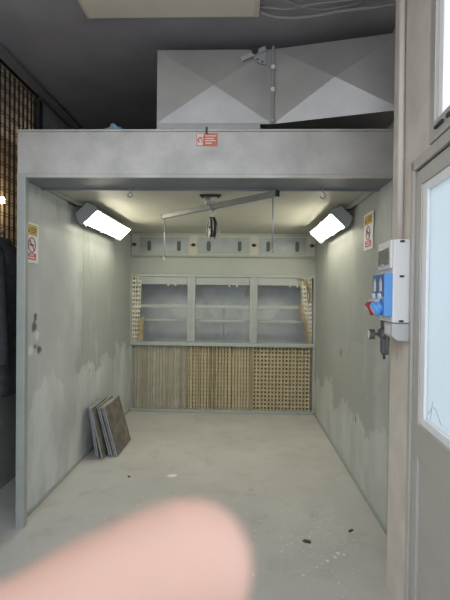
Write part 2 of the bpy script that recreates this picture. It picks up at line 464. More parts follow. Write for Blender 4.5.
for x0_, x1_ in ((-1.44, -1.352), (-.684, -.577), (.112, .205), (.846, .95)):
    obj('hatch_divider', nbox((x0_, YB-.008, 2.05), (x1_, YB-.001, 2.31)), M['boothC'], booth)
# filter frame
YFR = YB-.03
bm = B()
box(bm, (-1.436, YFR, 1.765), (.93, YB+.02, 1.80), .004)
obj('frame_head', bm, M['frame'], booth)
for x0_, x1_ in ((-1.38, -.70), (-.598, .112), (.21, .89)):
    obj('frame_header', nbox((x0_, YFR+.02, 1.665), (x1_, YB+.025, 1.765), .003), M['frame'], booth)
    for t in (.62, .76): obj('header_bolt', cyl(B(), (x0_+(x1_-x0_)*t, YFR+.03, 1.645), (x0_+(x1_-x0_)*t, YFR+.03, 1.666), .012, n=10), M['white'], booth)
    obj('cross_bar', nbox((x0_, YFR+.01, 1.360), (x1_, YB+.01, 1.405), .003), M['frame'], booth)
    obj('cross_bar', nbox((x0_, YFR+.10, 1.175), (x1_, YB+.10, 1.210), .003), M['frame'], booth)
for x0_, x1_ in ((-.70, -.598), (.112, .21)):
    bm = B(); box(bm, (x0_, YFR-.004, .92), (x1_, YB+.02, 1.765), .004); box(bm, (x0_+.035, YFR-.012, .92), (x1_-.035, YFR, 1.765), .003)
    obj('frame_post', bm, M['frame'], booth)
for x0_, x1_ in ((XL+.002, -1.42), (.93, XR-.002)):
    obj('frame_jamb', nbox((x0_, YFR-.006, 0.005), (x1_, YB+.02, 1.80), .003), M['frame'], booth)
obj('frame_sill', nbox((-1.44, YFR-.02, .868), (.95, YB+.03, .918), .005), M['frame'], booth)
obj('frame_base', nbox((-1.44, YFR-.02, .0), (.95, YB+.03, .038), .004), M['frame'], booth)
# plenum behind
bm = B()
PY = YB+.50
for x0_, x1_ in ((-1.43, -.65), (-.65, -.243), (-.243, .16), (.16, .94)):
    for z0, z1 in ((.02, .90), (.90, 1.80)):
        quadpanel(bm, (x0_+.004, PY, z0), (x1_-.004, PY, z0), (x1_-.004, PY, z1), (x0_+.004, PY, z1), (0, -.035, 0), (0, .02, 0))
box(bm, (XL, PY+.02, .0), (XR, PY+.04, ZC))
obj('plenum_back', bm, M['plenum'], booth)
obj('plenum_top', nbox((XL, YB+.03, 1.80), (XR, PY, 1.82)), M['plenum'], booth)

# ------------------------------------------------------------------ filters
def pleats(x0, x1, z0, z1, pitch, rows, depth, hole, y, jit=0., hz=0.):
    """accordion sheet with punched holes, folds standing vertical"""
    bm = B(); xs = [x0]; k = 0
    while xs[-1] < x1-pitch*.3:
        xs.append(min(x1, xs[-1]+pitch/2*(1+random.uniform(-jit, jit)))); k += 1
    cols = []
    for i, x in enumerate(xs):
        yy = y+(depth if i % 2 else 0)+random.uniform(-jit, jit)*.012
        wob = [random.uniform(-jit, jit)*.004 for _ in range(rows+1)]
        cols.append([bm.verts.new((min(x1, max(x0, x+wob[j])), yy, z0+(z1-z0)*j/rows)) for j in range(rows+1)])
    for a, c in zip(cols, cols[1:]):
        for j in range(rows):
            q = (a[j], c[j], c[j+1], a[j+1])
            if hole <= 0: bm.faces.new(q); continue
            ctr = sum((v.co for v in q), V())/4
            inn = [bm.verts.new(ctr+V(((v.co-ctr).x*hole, (v.co-ctr).y*hole, (v.co-ctr).z*(hz or hole)))) for v in q]
            for t in range(4): bm.faces.new((q[t], q[(t+1) % 4], inn[(t+1) % 4], inn[t]))
    return bm
def make_filter(label, x0, x1, pitch, rows, depth, hole, jit, m, hz=0., y=YB-.012):
    t = thing('accordion_filter', label, 'filter', ((x0+x1)/2, y, .04), 'pleated cardboard filters under the sill')
    obj('pleated_sheet', pleats(x0, x1, .04, .866, pitch, rows, depth, hole, y, jit, hz), m, t)
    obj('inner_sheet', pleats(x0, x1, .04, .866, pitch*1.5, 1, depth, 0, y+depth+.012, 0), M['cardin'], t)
    return t
make_filter('greyish finely pleated cardboard filter filling the left third below the sill', -1.416, -.700, .040, 1, .020, 0, .35, M['cardgrey'])
make_filter('tan cardboard filter with uneven bunched pleats in the middle below the sill', -.698, .160, .070, 16, .036, .30, .75, M['card'], .80)
make_filter('tan cardboard filter with rows of clear square holes on the right below the sill', .162, .928, .092, 16, .034, .56, .06, M['card'])

def torn(label, x0, x1, edge, m, side_):
    t = thing('torn_filter', label, 'filter', ((x0+x1)/2, YFR-.01, .92), 'torn filter remains beside the upper bays')
    bm = pleats(x0, x1, .92, 1.765, .080, 15, .022, .55, YFR-.006, .08)
    # the free edge is torn away: shift its vertices to a ragged slanting line
    for v in bm.verts:
        tt = (v.co.z-.92)/.845
        k = (v.co.x-x0)/(x1-x0) if side_ > 0 else (x1-v.co.x)/(x1-x0)
        lean = edge*(1-tt)
        if side_ > 0: v.co.x = x0+k*((x1-x0)-lean)
        else: v.co.x = x1-k*((x1-x0)-lean)
        v.co.y -= .008*k
    obj('perforated_sheet', bm, m, t)
    return t
def ragged(t, pts, wid, m):
    bm = B(); prev = None
    rnd = random.Random(3)
    fr, bk = [], []
    for (x, z) in pts:
        w1 = wid*(.6+.8*rnd.random())
        fr.append((bm.verts.new((x-w1/2, YFR-.03-rnd.random()*.02, z)), bm.verts.new((x+w1/2, YFR-.022-rnd.random()*.012, z+.01))))
        bk.append((bm.verts.new((x-w1/2, YFR-.016, z)), bm.verts.new((x+w1/2, YFR-.014, z+.01))))
    for i in range(len(pts)-1):
        a, b_ = fr[i], fr[i+1]; c, d = bk[i], bk[i+1]
        bm.faces.new((a[0], a[1], b_[1], b_[0])); bm.faces.new((c[0], d[0], d[1], c[1]))
        bm.faces.new((a[0], b_[0], d[0], c[0])); bm.faces.new((a[1], c[1], d[1], b_[1]))
    bm.faces.new((fr[0][0], bk[0][0], bk[0][1], fr[0][1])); bm.faces.new((fr[-1][0], fr[-1][1], bk[-1][1], bk[-1][0]))
    o = obj('torn_edge', bm, m, t); o['label'] = 'ragged brown cardboard edge'
t = torn('narrow white punched filter strip left standing at the left of the upper bays', -1.418, -1.300, .035, M['cardwhite'], 1)
ragged(t, [(-1.300, .925), (-1.298, 1.0), (-1.292, 1.08), (-1.288, 1.15), (-1.284, 1.22), (-1.275, 1.245)], .055, M['brown'])
t = torn('white punched filter remnant curling down at the right of the upper bays', .745, .925, .10, M['cardwhite'], -1)
ragged(t, [(.875, .925), (.862, 1.02), (.84, 1.12), (.815, 1.2), (.79, 1.28), (.765, 1.36), (.755, 1.41)], .036, M['brown'])
ragged(t, [(.868, 1.45), (.885, 1.52), (.875, 1.58), (.855, 1.66), (.83, 1.71), (.78, 1.745), (.735, 1.752)], .024, M['brown'])

# ------------------------------------------------------------------ corner lamps
def lamp(label, wall, sgn, y0, y1, off=0.):
    """strip floodlight set at 45 degrees in the corner of side wall and roof; sgn points into the booth"""
    t = thing('booth_lamp', label, 'lamp', (wall, (y0+y1)/2, 2.1), 'lamps in the upper corners of the booth')
    A = V((wall+sgn*(.095-off), 0, 2.147)); C_ = V((wall+sgn*(.205-off), 0, 2.250))      # diffuser edges
    nrm = V((sgn*(C_-A).z, 0, -abs(C_.x-A.x))).normalized()                  # out of the diffuser
    e = (C_-A).normalized()
    def P(s, d): q = A+e*s+nrm*d; return (q.x, q.z)
    Lw = (C_-A).length
    bm = B()
    prism(bm, [P(-.012, -.004), P(Lw+.012, -.004), P(Lw+.012, -.03), P(Lw-.015, -.088), P(.015, -.088), P(-.012, -.03)], 1, y0-.01, y1+.01)
    obj('lamp_housing', bm, M['lampbody'], t)
    for ya, yb in ((y0-.035, y0-.01), (y1+.01, y1+.035)):
        bm = B(); prism(bm, [P(-.022, .006), P(Lw+.022, .006), P(Lw+.022, -.034), P(Lw-.005, -.098), P(.005, -.098), P(-.022, -.034)], 1, ya, yb)
        obj('end_cap', bm, M['lampbody'], t)
    bm = B(); prism(bm, [P(0, -.004), P(Lw, -.004), P(Lw-.004, .008), P(.004, .008)], 1, y0, y1)
    o = obj('diffuser', bm, M['lampglow'], t); o['label'] = 'glowing white diffuser'
    for y in (y0+.12, y1-.16):
        bm = B(); q = P(Lw*.5, -.092)
        box(bm, (min(wall+sgn*.002, q[0]), y, q[1]-.008), (max(wall+sgn*.002, q[0]), y+.03, q[1]+.008))
        box(bm, (min(wall+sgn*.002, wall+sgn*.008), y, q[1]-.05), (max(wall+sgn*.002, wall+sgn*.008), y+.03, q[1]+.05))
        obj('wall_bracket', bm, M['steel'], t)
    for y in (y0+.08, y0+.5, y1-.1):
        for s in (-.014, Lw+.014):
            bm = B(); q = P(s, .008); q2 = P(s, -.03)
            cyl(bm, (q[0], y, q[1]), (q2[0], y, q2[1]), .007, n=8); obj('spring_clip', bm, M['steel'], t)
    bm = B(); q = P(Lw*.6, -.09)
    tube(bm, [(q[0], y0+.05, q[1]), (q[0]-sgn*.02, y0+.02, q[1]+.02), (wall+sgn*.022, y0-.02, ZC-.045), (wall+sgn*.018, y0-.15, ZC-.04)], .006, 8)
    obj('lamp_cable', bm, M['dark'], t, True)
    return t
lamp('glowing strip floodlight angled in the upper corner over the left side wall', XL, 1, 3.84, 4.98)
lamp('glowing strip floodlight angled in the upper corner over the right side wall', XR, -1, 3.94, 5.10, .014)

# ------------------------------------------------------------------ swivel arm, rods, pulley, hooks
A0, A1 = V((-.716, 4.054, 2.24)), V((.238, 3.09, 2.24))
arm = thing('swivel_arm', 'grey square-tube swivel arm hung level under the booth roof', 'hanging arm', (-.235, 3.60, ZC))
d = (A1-A0).normalized(); ang = math.atan2(d.y, d.x)
mid = (A0+A1)/2; ln = (A1-A0).length
mx = Matrix.Translation(mid) @ Matrix.Rotation(ang, 4, 'Z')
obj('arm_tube', nbox((-ln/2, -.017, -.02), (ln/2, .017, .02), .004, mx), M['armgrey'], arm)
for s in (-1, 1): obj('end_plug', nbox((s*ln/2-.004, -.019, -.022), (s*ln/2+.006, .019, .022), .003, mx), M['dark'], arm)
pv = A0+d*(ln*.485)
bm = B()
box(bm, (pv.x-.085, pv.y-.025, ZC-.012), (pv.x+.085, pv.y+.025, ZC-.001), .002)
for s in (-1, 1): cyl(bm, (pv.x+s*.062, pv.y-.01, ZC-.001), (pv.x+s*.062, pv.y-.01, ZC-.026), .009, n=8)
obj('pivot_plate', bm, M['dark'], arm)
bm = B(); cyl(bm, (pv.x-.02, pv.y, ZC-.012), (pv.x-.02, pv.y, 2.255), .022, n=16); obj('pivot_post', bm, M['steel'], arm, True)
for p, ln_, lab in ((A0+d*.03, .38, 'thin rod hanging from the far left end of the swivel arm'), (A1-d*.04, .375, 'thin rod hanging from the near right end of the swivel arm')):
    bm = B()
    zt = 2.221
    tube(bm, [(p.x, p.y, zt), (p.x, p.y, zt-ln_+.03)], .005, 8)
    tube(bm, [(p.x, p.y, zt-ln_+.035), (p.x+.003, p.y-.004, zt-ln_+.01), (p.x+.002, p.y-.012, zt-ln_-.005)], .007, 8)
    o = obj('hanging_rod', bm, M['steel'], None, True); tag(o, lab, 'rod', 'rods hanging from the swivel arm'); settle(o)
pp = pv+V((.018, -.018, 0))
pul = thing('pulley_block', 'dark pulley wheel hooked under the middle of the swivel arm', 'pulley', (pp.x, pp.y, 1.99))
bm = B()
torus(bm, (pp.x, pp.y, 2.245), .034, .004, (1, .2, 0), (0, 0, 1), 24, 8)
tube(bm, [(pp.x, pp.y, 2.214), (pp.x+.006, pp.y, 2.195), (pp.x-.008, pp.y, 2.175), (pp.x, pp.y, 2.150)], .005, 8)
obj('hook', bm, M['steel'], pul, True)
bm = B(); ax = V((.93, .35, 0)).normalized()
c = V((pp.x, pp.y, 2.075))
cyl(bm, c-ax*.012, c+ax*.012, .075, n=32); obj('wheel', bm, M['dark'], pul)
bm = B()
for s in (-1, 1):
    q = c+ax*.02*s; sd = V((-ax.y, ax.x, 0))
    pts = [q+V((0, 0, .083)), q+sd*.028+V((0, 0, .03)), q+sd*.03+V((0, 0, -.05)), q+V((0, 0, -.092)), q-sd*.03+V((0, 0, -.05)), q-sd*.028+V((0, 0, .03))]
    f1 = [bm.verts.new(p-ax*.003) for p in pts]; f2 = [bm.verts.new(p+ax*.003) for p in pts]
    bm.faces.new(f1); bm.faces.new(f2[::-1])
    for i in range(6): bm.faces.new((f1[i], f2[i], f2[(i+1) % 6], f1[(i+1) % 6]))
cyl(bm, c-ax*.03, c+ax*.03, .010, n=10)
cyl(bm, c+V((0, 0, .075))-ax*.022, c+V((0, 0, .075))+ax*.022, .008, n=10)
obj('cheek_plates', bm, M['dark'], pul)
bm = B(); tube(bm, [c+ax*.03+V((0, 0, .06)), c+ax*.05+V((0, 0, 0)), c+ax*.055+V((0, 0, -.05)), c+ax*.04+V((0, 0, -.075))], .004, 8)
tube(bm, [c-ax*.03+V((0, 0, .04)), c-ax*.045+V((0, 0, -.02)), c-ax*.04+V((0, 0, -.07))], .004, 8)
obj('cord', bm, M['steel'], pul, True)

def eyehook(x, y, z, lab, ring):
    bm = B()
    tube(bm, [(x, y, z), (x, y, z-.035)], .004, 8)
    if ring: torus(bm, (x, y, z-.052), .016, .004, (1, 0, 0), (0, 0, 1), 20, 8)
    else:
        tube(bm, [(x, y, z-.03), (x+.014, y, z-.045), (x+.016, y, z-.065), (x, y, z-.08), (x-.014, y, z-.072), (x-.016, y, z-.06)], .005, 8)
    o = obj('eye_hook' if ring else 'open_hook', bm, M['steel'], None, True); tag(o, lab, 'hook'); settle(o)
eyehook(-.80, 3.19, ZB+.001, 'small ring hook hanging under the canopy near the left lamp', True)
eyehook(.56, 3.17, ZB+.001, 'small open hook hanging under the canopy near the right lamp', False)

# ------------------------------------------------------------------ signs
def sign(label, wall, sgn, y0, y1, z0, z1):
    """y0 = edge nearest the camera"""
    t = thing('warning_sign', label, 'sign', (wall, (y0+y1)/2, z0), 'white warning signs on the booth sides')
    H = z1-z0; W_ = y1-y0
    def plate(name, m, a, b_, c, e, d0, d1, par=t):
        x_0, x_1 = wall+sgn*d0, wall+sgn*d1
        return obj(name, nbox((min(x_0, x_1), y0+W_*a, z0+H*c), (max(x_0, x_1), y0+W_*b_, z0+H*e)), m, par)
    base = plate('sign_plate', M['signwhite'], 0, 1, 0, 1, .0135, .017)
    y_ = plate('yellow_panel', M['signyellow'], .09, .91, .69, .95, .017, .018)
    bm = B()
    x = wall+sgn*.0185; flip = 1 if sgn > 0 else -1
    yc = y0+W_*(.25 if sgn > 0 else .75)
    prism(bm, [(yc-W_*.10, z0+H*.75), (yc+W_*.10, z0+H*.75), (yc, z0+H*.87)], 0, wall+sgn*.018, x)
    for zz, l in ((.855, .42), (.805, .46), (.755, .38)):
        s0 = .42 if sgn > 0 else .14
        box(bm, (min(wall+sgn*.018, x), y0+W_*s0, z0+H*zz), (max(wall+sgn*.018, x), y0+W_*(s0+l), z0+H*(zz+.022)))
    obj('triangle_and_lines', bm, M['signdark'], y_)
    bm = B()
    cy, cz = (y0+y1)/2, z0+H*.45
    torus(bm, (wall+sgn*.018, cy, cz), .050, .0035, (0, 1, 0), (0, 0, 1), 28, 6)
    sl = .7*flip
    tube(bm, [(wall+sgn*.018, cy-.050*sl*1.0, cz+.037), (wall+sgn*.018, cy+.050*sl, cz-.037)], .0035, 6)
    obj('prohibition_ring', bm, M['signring'], t)
    bm = B(); box(bm, (min(wall+sgn*.017, wall+sgn*.0178), cy-.032, cz-.006), (max(wall+sgn*.017, wall+sgn*.0178), cy+.032, cz+.006))
    tube(bm, [(wall+sgn*.0175, cy-.03*flip, cz+.01), (wall+sgn*.0175, cy-.024*flip, cz+.022), (wall+sgn*.0175, cy-.03*flip, cz+.034)], .002, 6)
    obj('cigarette_symbol', bm, M['signdark'], t)
    r_ = plate('red_panel', M['signred'], .19, .81, .08, .245, .017, .018)
    bm = B()
    for zz, a, b_ in ((.18, .34, .66), (.115, .26, .74)):
        n = 4 if zz > .15 else 6
        for i in range(n):
            w0 = a+(b_-a)*i/n; w1 = w0+(b_-a)/n*.7
            box(bm, (min(wall+sgn*.018, x), y0+W_*w0, z0+H*zz), (max(wall+sgn*.018, x), y0+W_*w1, z0+H*(zz+.038)))
    obj('lettering', bm, M['signwhite'], r_)
    return t
sign('white warning sign with yellow and red panels on the left side wall', XL, 1, 2.945, 3.145, 1.747, 2.022)
sign('white warning sign with yellow and red panels on the right side wall', XR, -1, 3.31, 3.55, 1.895, 2.170)

st = thing('maker_plate', 'small red sticker with pale emblem and lines on the canopy front', 'sticker', (-.232, YF, 2.50))
obj('sticker_sheet', nbox((-.300, YF-.003, 2.498), (-.163, YF, 2.580)), M['sticker'], st)
bm = B()
yb = YF-.004
box(bm, (-.296, yb, 2.503), (-.252, YF-.003, 2.576))
obj('emblem_ground', bm, M['stickerw'], st)
bm = B()
for k, (cx, r0, a0_, a1_) in enumerate(((-.292, .030, -.2, 1.3), (-.285, .045, -.5, .9), (-.300, .018, -.3, 1.5), (-.262, .028, 1.6, 3.2))):
    tube(bm, [(min(-.253, max(-.295, cx+r0*math.cos(a0_+(a1_-a0_)*i/8))), yb-.0005, 2.525+r0*math.sin(a0_+(a1_-a0_)*i/8)) for i in range(9)], .0028, 6)
obj('emblem', bm, M['signred'], st)
bm = B()
for z, a, b_ in ((2.560, -.243, -.172), (2.543, -.243, -.185), (2.529, -.243, -.176), (2.513, -.243, -.200)):
    box(bm, (a, yb, z), (b_, YF-.003, z+.006))
obj('sticker_lines', bm, M['stickerw'], st)
bm = B()
box(bm, (-.240, YF-.020, 2.575), (-.228, YF-.010, 2.615), .002); box(bm, (-.240, YF-.020, 2.607), (-.228, YF+.03, 2.615), .002)
o = obj('spring_clip', bm, M['dark']); tag(o, 'dark metal clip over the canopy edge above the red sticker', 'clip'); settle(o)

# ------------------------------------------------------------------ slabs leaning on the left wall
def slab(xb, xt, y0, y1, h, th, lab, twist=0.):
    """bottom edge near xb on the floor, top near xt"""
    t_ = V((xt-xb, 0, math.sqrt(max(.01, h*h-(xt-xb)**2)))).normalized()
    n = V((t_.z, 0, -t_.x))
    bm = B(); rnd = random.Random(int(xb*1000))
    mx = Matrix(((n.x, 0, t_.x, xb), (0, 1, 0, (y0+y1)/2), (n.z, 0, t_.z, th*abs(t_.x)+.0005), (0, 0, 0, 1)))
    mx = Matrix.Translation((xb, (y0+y1)/2, 0)) @ Matrix.Rotation(twist, 4, 'Z') @ Matrix.Translation((-xb, -(y0+y1)/2, 0)) @ mx
    w = (y1-y0)/2
    tg = thing('slab', lab, 'slab', (xb, (y0+y1)/2, 0), 'grey slabs leaning on the left side wall')
    box(bm, (-th, -w, 0), (0, w, h), .003, mx)
    obj('slab_core', bm, M['slabedge'], tg)
    bm = B(); nn = 7
    vs = [[bm.verts.new((.003+rnd.random()*.003, -w+.004+(2*w-.008)*i/nn+rnd.uniform(-.004, .004)*(0 < i < nn), .004+(h-.008)*j/nn)) for i in range(nn+1)] for j in range(nn+1)]
    bs = [[bm.verts.new((0.0, v.co.y, v.co.z)) for v in r] for r in vs]
    for j in range(nn):
        for i in range(nn): bm.faces.new((vs[j][i], vs[j][i+1], vs[j+1][i+1], vs[j+1][i])); bm.faces.new((bs[j][i], bs[j+1][i], bs[j+1][i+1], bs[j][i+1]))
    for i in range(nn):
        bm.faces.new((vs[0][i], bs[0][i], bs[0][i+1], vs[0][i+1])); bm.faces.new((vs[nn][i], vs[nn][i+1], bs[nn][i+1], bs[nn][i]))
        bm.faces.new((vs[i][0], vs[i+1][0], bs[i+1][0], bs[i][0])); bm.faces.new((vs[i][nn], bs[i][nn], bs[i+1][nn], vs[i+1][nn]))
    bmesh.ops.transform(bm, matrix=mx, verts=bm.verts)
    obj('slab_face', bm, M['slab'], tg)
names = ['slab leaning flattest against the left side wall, first of the stack from the wall', 'second slab from the left wall in the leaning stack',
         'third slab from the left wall, its lower corner sticking out furthest to the front', 'fourth slab from the left wall in the leaning stack, behind a gap',
         'fifth slab from the left wall in the leaning stack', 'sixth slab from the left wall, just behind the outermost one', 'outermost slab of the leaning stack, its whole rough brown face showing']
TH = .0135
spec = [(-1.345, -1.415, 4.18, 4.66, .47), (-1.315, -1.395, 4.15, 4.62, .47), (-1.262, -1.372, 4.10, 4.58, .49),
        (-1.222, -1.345, 4.20, 4.68, .48), (-1.197, -1.322, 4.19, 4.69, .47), (-1.172, -1.300, 4.20, 4.68, .475), (-1.146, -1.275, 4.18, 4.68, .485)]
for (xb, xt, y0, y1, h), nm in zip(spec, names): slab(xb, xt, y0, y1, h, TH, nm)

# ------------------------------------------------------------------ exhaust duct over the booth
duct = thing('exhaust_duct', 'galvanised exhaust duct with cross-creased sides above the booth canopy', 'duct', (-.2, 3.5, ZC+.03))
DY = 3.2
bm = B()
def cross(bm, c, bulge):
    P = [V(x) for x in c]; m_ = bm.verts.new(sum(P, V())/4+V(bulge)); f = [bm.verts.new(p) for p in P]
    for i in range(4): bm.faces.new((f[i], f[(i+1) % 4], m_))
    return f
z0d, z1d, zm = ZC+.031, 3.276, 2.752
xa, xb_, xc = -.616, .120, .196
prism(bm, [(xa, z0d), (xb_, z0d), (xb_, zm), (xc, zm), (xc, z1d), (xa, z1d)], 1, DY+.004, DY+.75)
quadpanel(bm, (xa, DY+.003, 2.76), (xc-.002, DY+.003, 2.76), (xc-.002, DY+.003, z1d), (xa, DY+.003, z1d), (0, -.028, 0), (0, .002, 0))
obj('plenum_box', bm, M['galvd'], duct)
bm = B()
for y in (DY-.018,):
    box(bm, (.196, y, 2.745), (.204, DY+.75, 3.290), .002); box(bm, (.2045, y, 2.745), (.2125, DY+.75, 3.290), .002)
obj('joint_flange', bm, M['frame'], duct)
for z in (3.14, 2.985, 2.765):
    bm = B(); box(bm, (.190, DY-.03, z-.014), (.218, DY-.018, z+.014), .003); cyl(bm, (.204, DY-.036, z), (.204, DY-.03, z), .009, n=8)
    obj('flange_clamp', bm, M['white'] if z > 2.9 else M['steel'], duct)
bm = B()
P0, P1 = V((.2125, DY, 0)), V((1.035, 2.98, 0))
pt = [(P0.x, P0.y), (P1.x, P1.y)]
f = [(P0.x, P0.y, 2.752), (P1.x, P1.y, 2.762), (P1.x, P1.y, 3.262), (P0.x, P0.y, 3.276)]
k = [(P0.x, P0.y+.70, 2.752), (P1.x, P1.y+.9, 2.762), (P1.x, P1.y+.9, 3.262), (P0.x, P0.y+.70, 3.276)]
F = [bm.verts.new(p) for p in f]; Kk = [bm.verts.new(p) for p in k]
bm.faces.new(Kk)
for i in range(4): bm.faces.new((F[i], Kk[i], Kk[(i+1) % 4], F[(i+1) % 4]))
m_ = bm.verts.new(sum((V(p) for p in f), V())/4+V((-.015, -.034, 0)))
for i in range(4): bm.faces.new((F[i], F[(i+1) % 4], m_))
obj('branch_duct', bm, M['galvd'], duct)
bm = B()
hub = (.100, 3.262)
poly = [(.155, 3.268), (.100, 3.268)]+[(.155+.11*math.cos(a), 3.268+.11*math.sin(a)) for a in [PI*1.08+i*(PI*.42)/8 for i in range(9)]]
prism(bm, poly, 1, DY-.020, DY-.014); box(bm, (.12, DY-.016, 3.20), (.15, DY+.002, 3.25))
dp = obj('damper_quadrant', bm, M['lampbody'], duct)
for a in (1.15*PI, 1.28*PI, 1.41*PI): obj('quadrant_hole', cyl(B(), (.155+.095*math.cos(a), DY-.023, 3.268+.095*math.sin(a)), (.155+.095*math.cos(a), DY-.019, 3.268+.095*math.sin(a)), .007, n=8), M['dark'], dp)
bm = B()
mx = Matrix.Translation((.07, DY-.03, 3.232)) @ Matrix.Rotation(.42, 4, 'Y').inverted()
box(bm, (-.10, -.006, -.016), (.09, .006, .016), .003, mx); obj('damper_lever', bm, M['galv'], dp)
bm = B(); cyl(bm, (.075, DY-.05, 3.245), (.075, DY-.014, 3.245), .024, n=14); obj('damper_knob', bm, M['dark'], dp)

# rag lying on the canopy
bm = B(); bmesh.ops.create_icosphere(bm, subdivisions=3, radius=1)
for v in bm.verts:
    k = 1+.25*math.sin(5*v.co.x+3*v.co.z)+.2*math.sin(7*v.co.y+4*v.co.x)
    v.co = V((v.co.x*.052*k, v.co.y*.045*k, max(0, v.co.z*.035*k+.012)))
bmesh.ops.translate(bm, verts=bm.verts, vec=(-.845, YF+.06, ZT+.001))
o = obj('rag', bm, M['rag'], None, True); tag(o, 'small crumpled blue-grey rag lying on top of the canopy', 'rag'); settle(o)

# ------------------------------------------------------------------ ceiling fixture and cables
fx = thing('ceiling_light', 'unlit off-white boxy ceiling light fixture at the top edge', 'ceiling light', (-.47, 2.5, CEIL))
bm = B()
lo, hi = (-1.03, 1.75), (.09, 2.955)
def frus(bm, r0, r1, z0, z1):
    a = [bm.verts.new((x, y, z0)) for x, y in ((r0[0], r0[1]), (r0[2], r0[1]), (r0[2], r0[3]), (r0[0], r0[3]))]
    c = [bm.verts.new((x, y, z1)) for x, y in ((r1[0], r1[1]), (r1[2], r1[1]), (r1[2], r1[3]), (r1[0], r1[3]))]
    bm.faces.new(a); bm.faces.new(c[::-1])
    for i in range(4): bm.faces.new((a[i], c[i], c[(i+1) % 4], a[(i+1) % 4]))
frus(bm, (-1.0, 1.78, .06, 2.92), (-1.03, 1.75, .09, 2.955), 3.335, 3.352)
obj('diffuser_cover', bm, M['offwhite'], fx)
obj('fixture_tray', nbox((-1.035, 1.745, 3.352), (.095, 2.96, CEIL-.001), .006), M['offwhite'], fx)
def cable(pts, r, lab):
    # Catmull-Rom through pts
    P = [V(p) for p in pts]; out = []
    for i in range(len(P)-1):
        p0, p1, p2, p3 = P[max(i-1, 0)], P[i], P[i+1], P[min(i+2, len(P)-1)]
        for k in range(8):
            t = k/8
            out.append(.5*((2*p1)+(p2-p0)*t+(2*p0-5*p1+4*p2-p3)*t*t+(3*p1-p0-3*p2+p3)*t**3))
    out.append(P[-1]); bm = B(); tube(bm, out, r, 8)
    o = obj('cable', bm, M['cable'], None, True); tag(o, lab, 'cable', 'grey cables along the ceiling'); settle(o); return o
cable([(.097, 2.93, 3.37), (.16, 2.93, 3.345), (.26, 2.94, 3.335), (.42, 2.94, 3.340), (.62, 2.90, 3.350), (.85, 2.85, 3.345), (1.03, 2.8, 3.345)], .011, 'thickest grey cable drooping along the ceiling from the light fixture to the pillar')
cable([(.097, 2.90, 3.38), (.18, 2.88, 3.360), (.28, 2.88, 3.352), (.45, 2.86, 3.372), (.70, 2.82, 3.374), (1.03, 2.72, 3.372)], .007, 'thin grey cable lying just in front of the thicker one on the ceiling')
cable([(.097, 2.86, 3.39), (.22, 2.82, 3.375), (.36, 2.86, 3.352), (.52, 2.90, 3.362), (.75, 2.86, 3.38)], .005, 'thinnest grey cable looping off the ceiling light corner')

# ------------------------------------------------------------------ conduit, socket box, air regulator on the pillar
bm = B()
tube(bm, [rw(.215, .020, 1.811), rw(.205, .020, 2.3), rw(.185, .020, CEIL-.001)], .0145, 14)
o = obj('conduit', bm, M['conduit'], None, True); tag(o, 'vertical grey conduit pipe rising from the socket box up the pillar', 'conduit'); settle(o)

sb = thing('socket_box', 'white electrical box with blue and red power sockets on the pillar', 'socket box', rw(.22, 0, 1.35))
u0, u1, zb0, zb1 = .105, .335, 1.425, 1.81
bm = B(); rbox(bm, (u0, .001, zb0), (u1, .082, zb1), .008); hs = obj('housing', bm, M['white'], sb)
bm = B()
# breaker hood, standing a little proud
rbox(bm, (u0, .082, 1.675), (u1, .094, zb1-.002), .006); obj('breaker_hood', bm, M['white'], sb)
bm = B(); rbox(bm, (u0+.022, .092, 1.695), (u1-.02, .100, zb1-.035), .004); wv = obj('breaker_window', bm, M['smoke'], sb); wv['label'] = 'smoked hinged breaker window'
bm = B(); rbox(bm, (u0+.09, .098, 1.690), (u1-.09, .104, 1.700), .002); obj('window_latch', bm, M['greyplastic'], wv)
for z in (1.80, 1.64, 1.435):
    bm = B(); rbox(bm, (u1-.0005, .032, z-.006), (u1+.003, .052, z+.004)); obj('cover_screw', bm, M['dark'], hs)
for ua, ub in ((u0+.004, u0+.108), (u0+.114, u1-.003)):
    bm = B(); rbox(bm, (ua, .080, 1.455), (ub, .118, 1.655), .005)
    sp = obj('socket_panel', bm, M['bluelight'], sb); sp['label'] = 'blue interlocked socket panel'
    bm = B(); rbox(bm, (ua+.006, .116, 1.545), (ub-.006, .121, 1.650), .002); obj('panel_face', bm, M['navy'], sp)
    uc = (ua+ub)/2
    bm = B()
    pts = [(-.022, 1.570), (.022, 1.570), (.022, 1.612), (0, 1.635), (-.022, 1.612)]
    a = [bm.verts.new(rw(uc+p, .121, z)) for p, z in pts]; c = [bm.verts.new(rw(uc+p, .1225, z)) for p, z in pts]
    bm.faces.new(a); bm.faces.new(c[::-1])
    for i in range(5): bm.faces.new((a[i], c[i], c[(i+1) % 5], a[(i+1) % 5]))
    obj('panel_mark', bm, M['white'], sp)
    bm = B(); cyl(bm, rw(uc, .119, 1.548), rw(uc, .132, 1.545), .016, n=14); obj('switch_knob', bm, M['white'], sp)
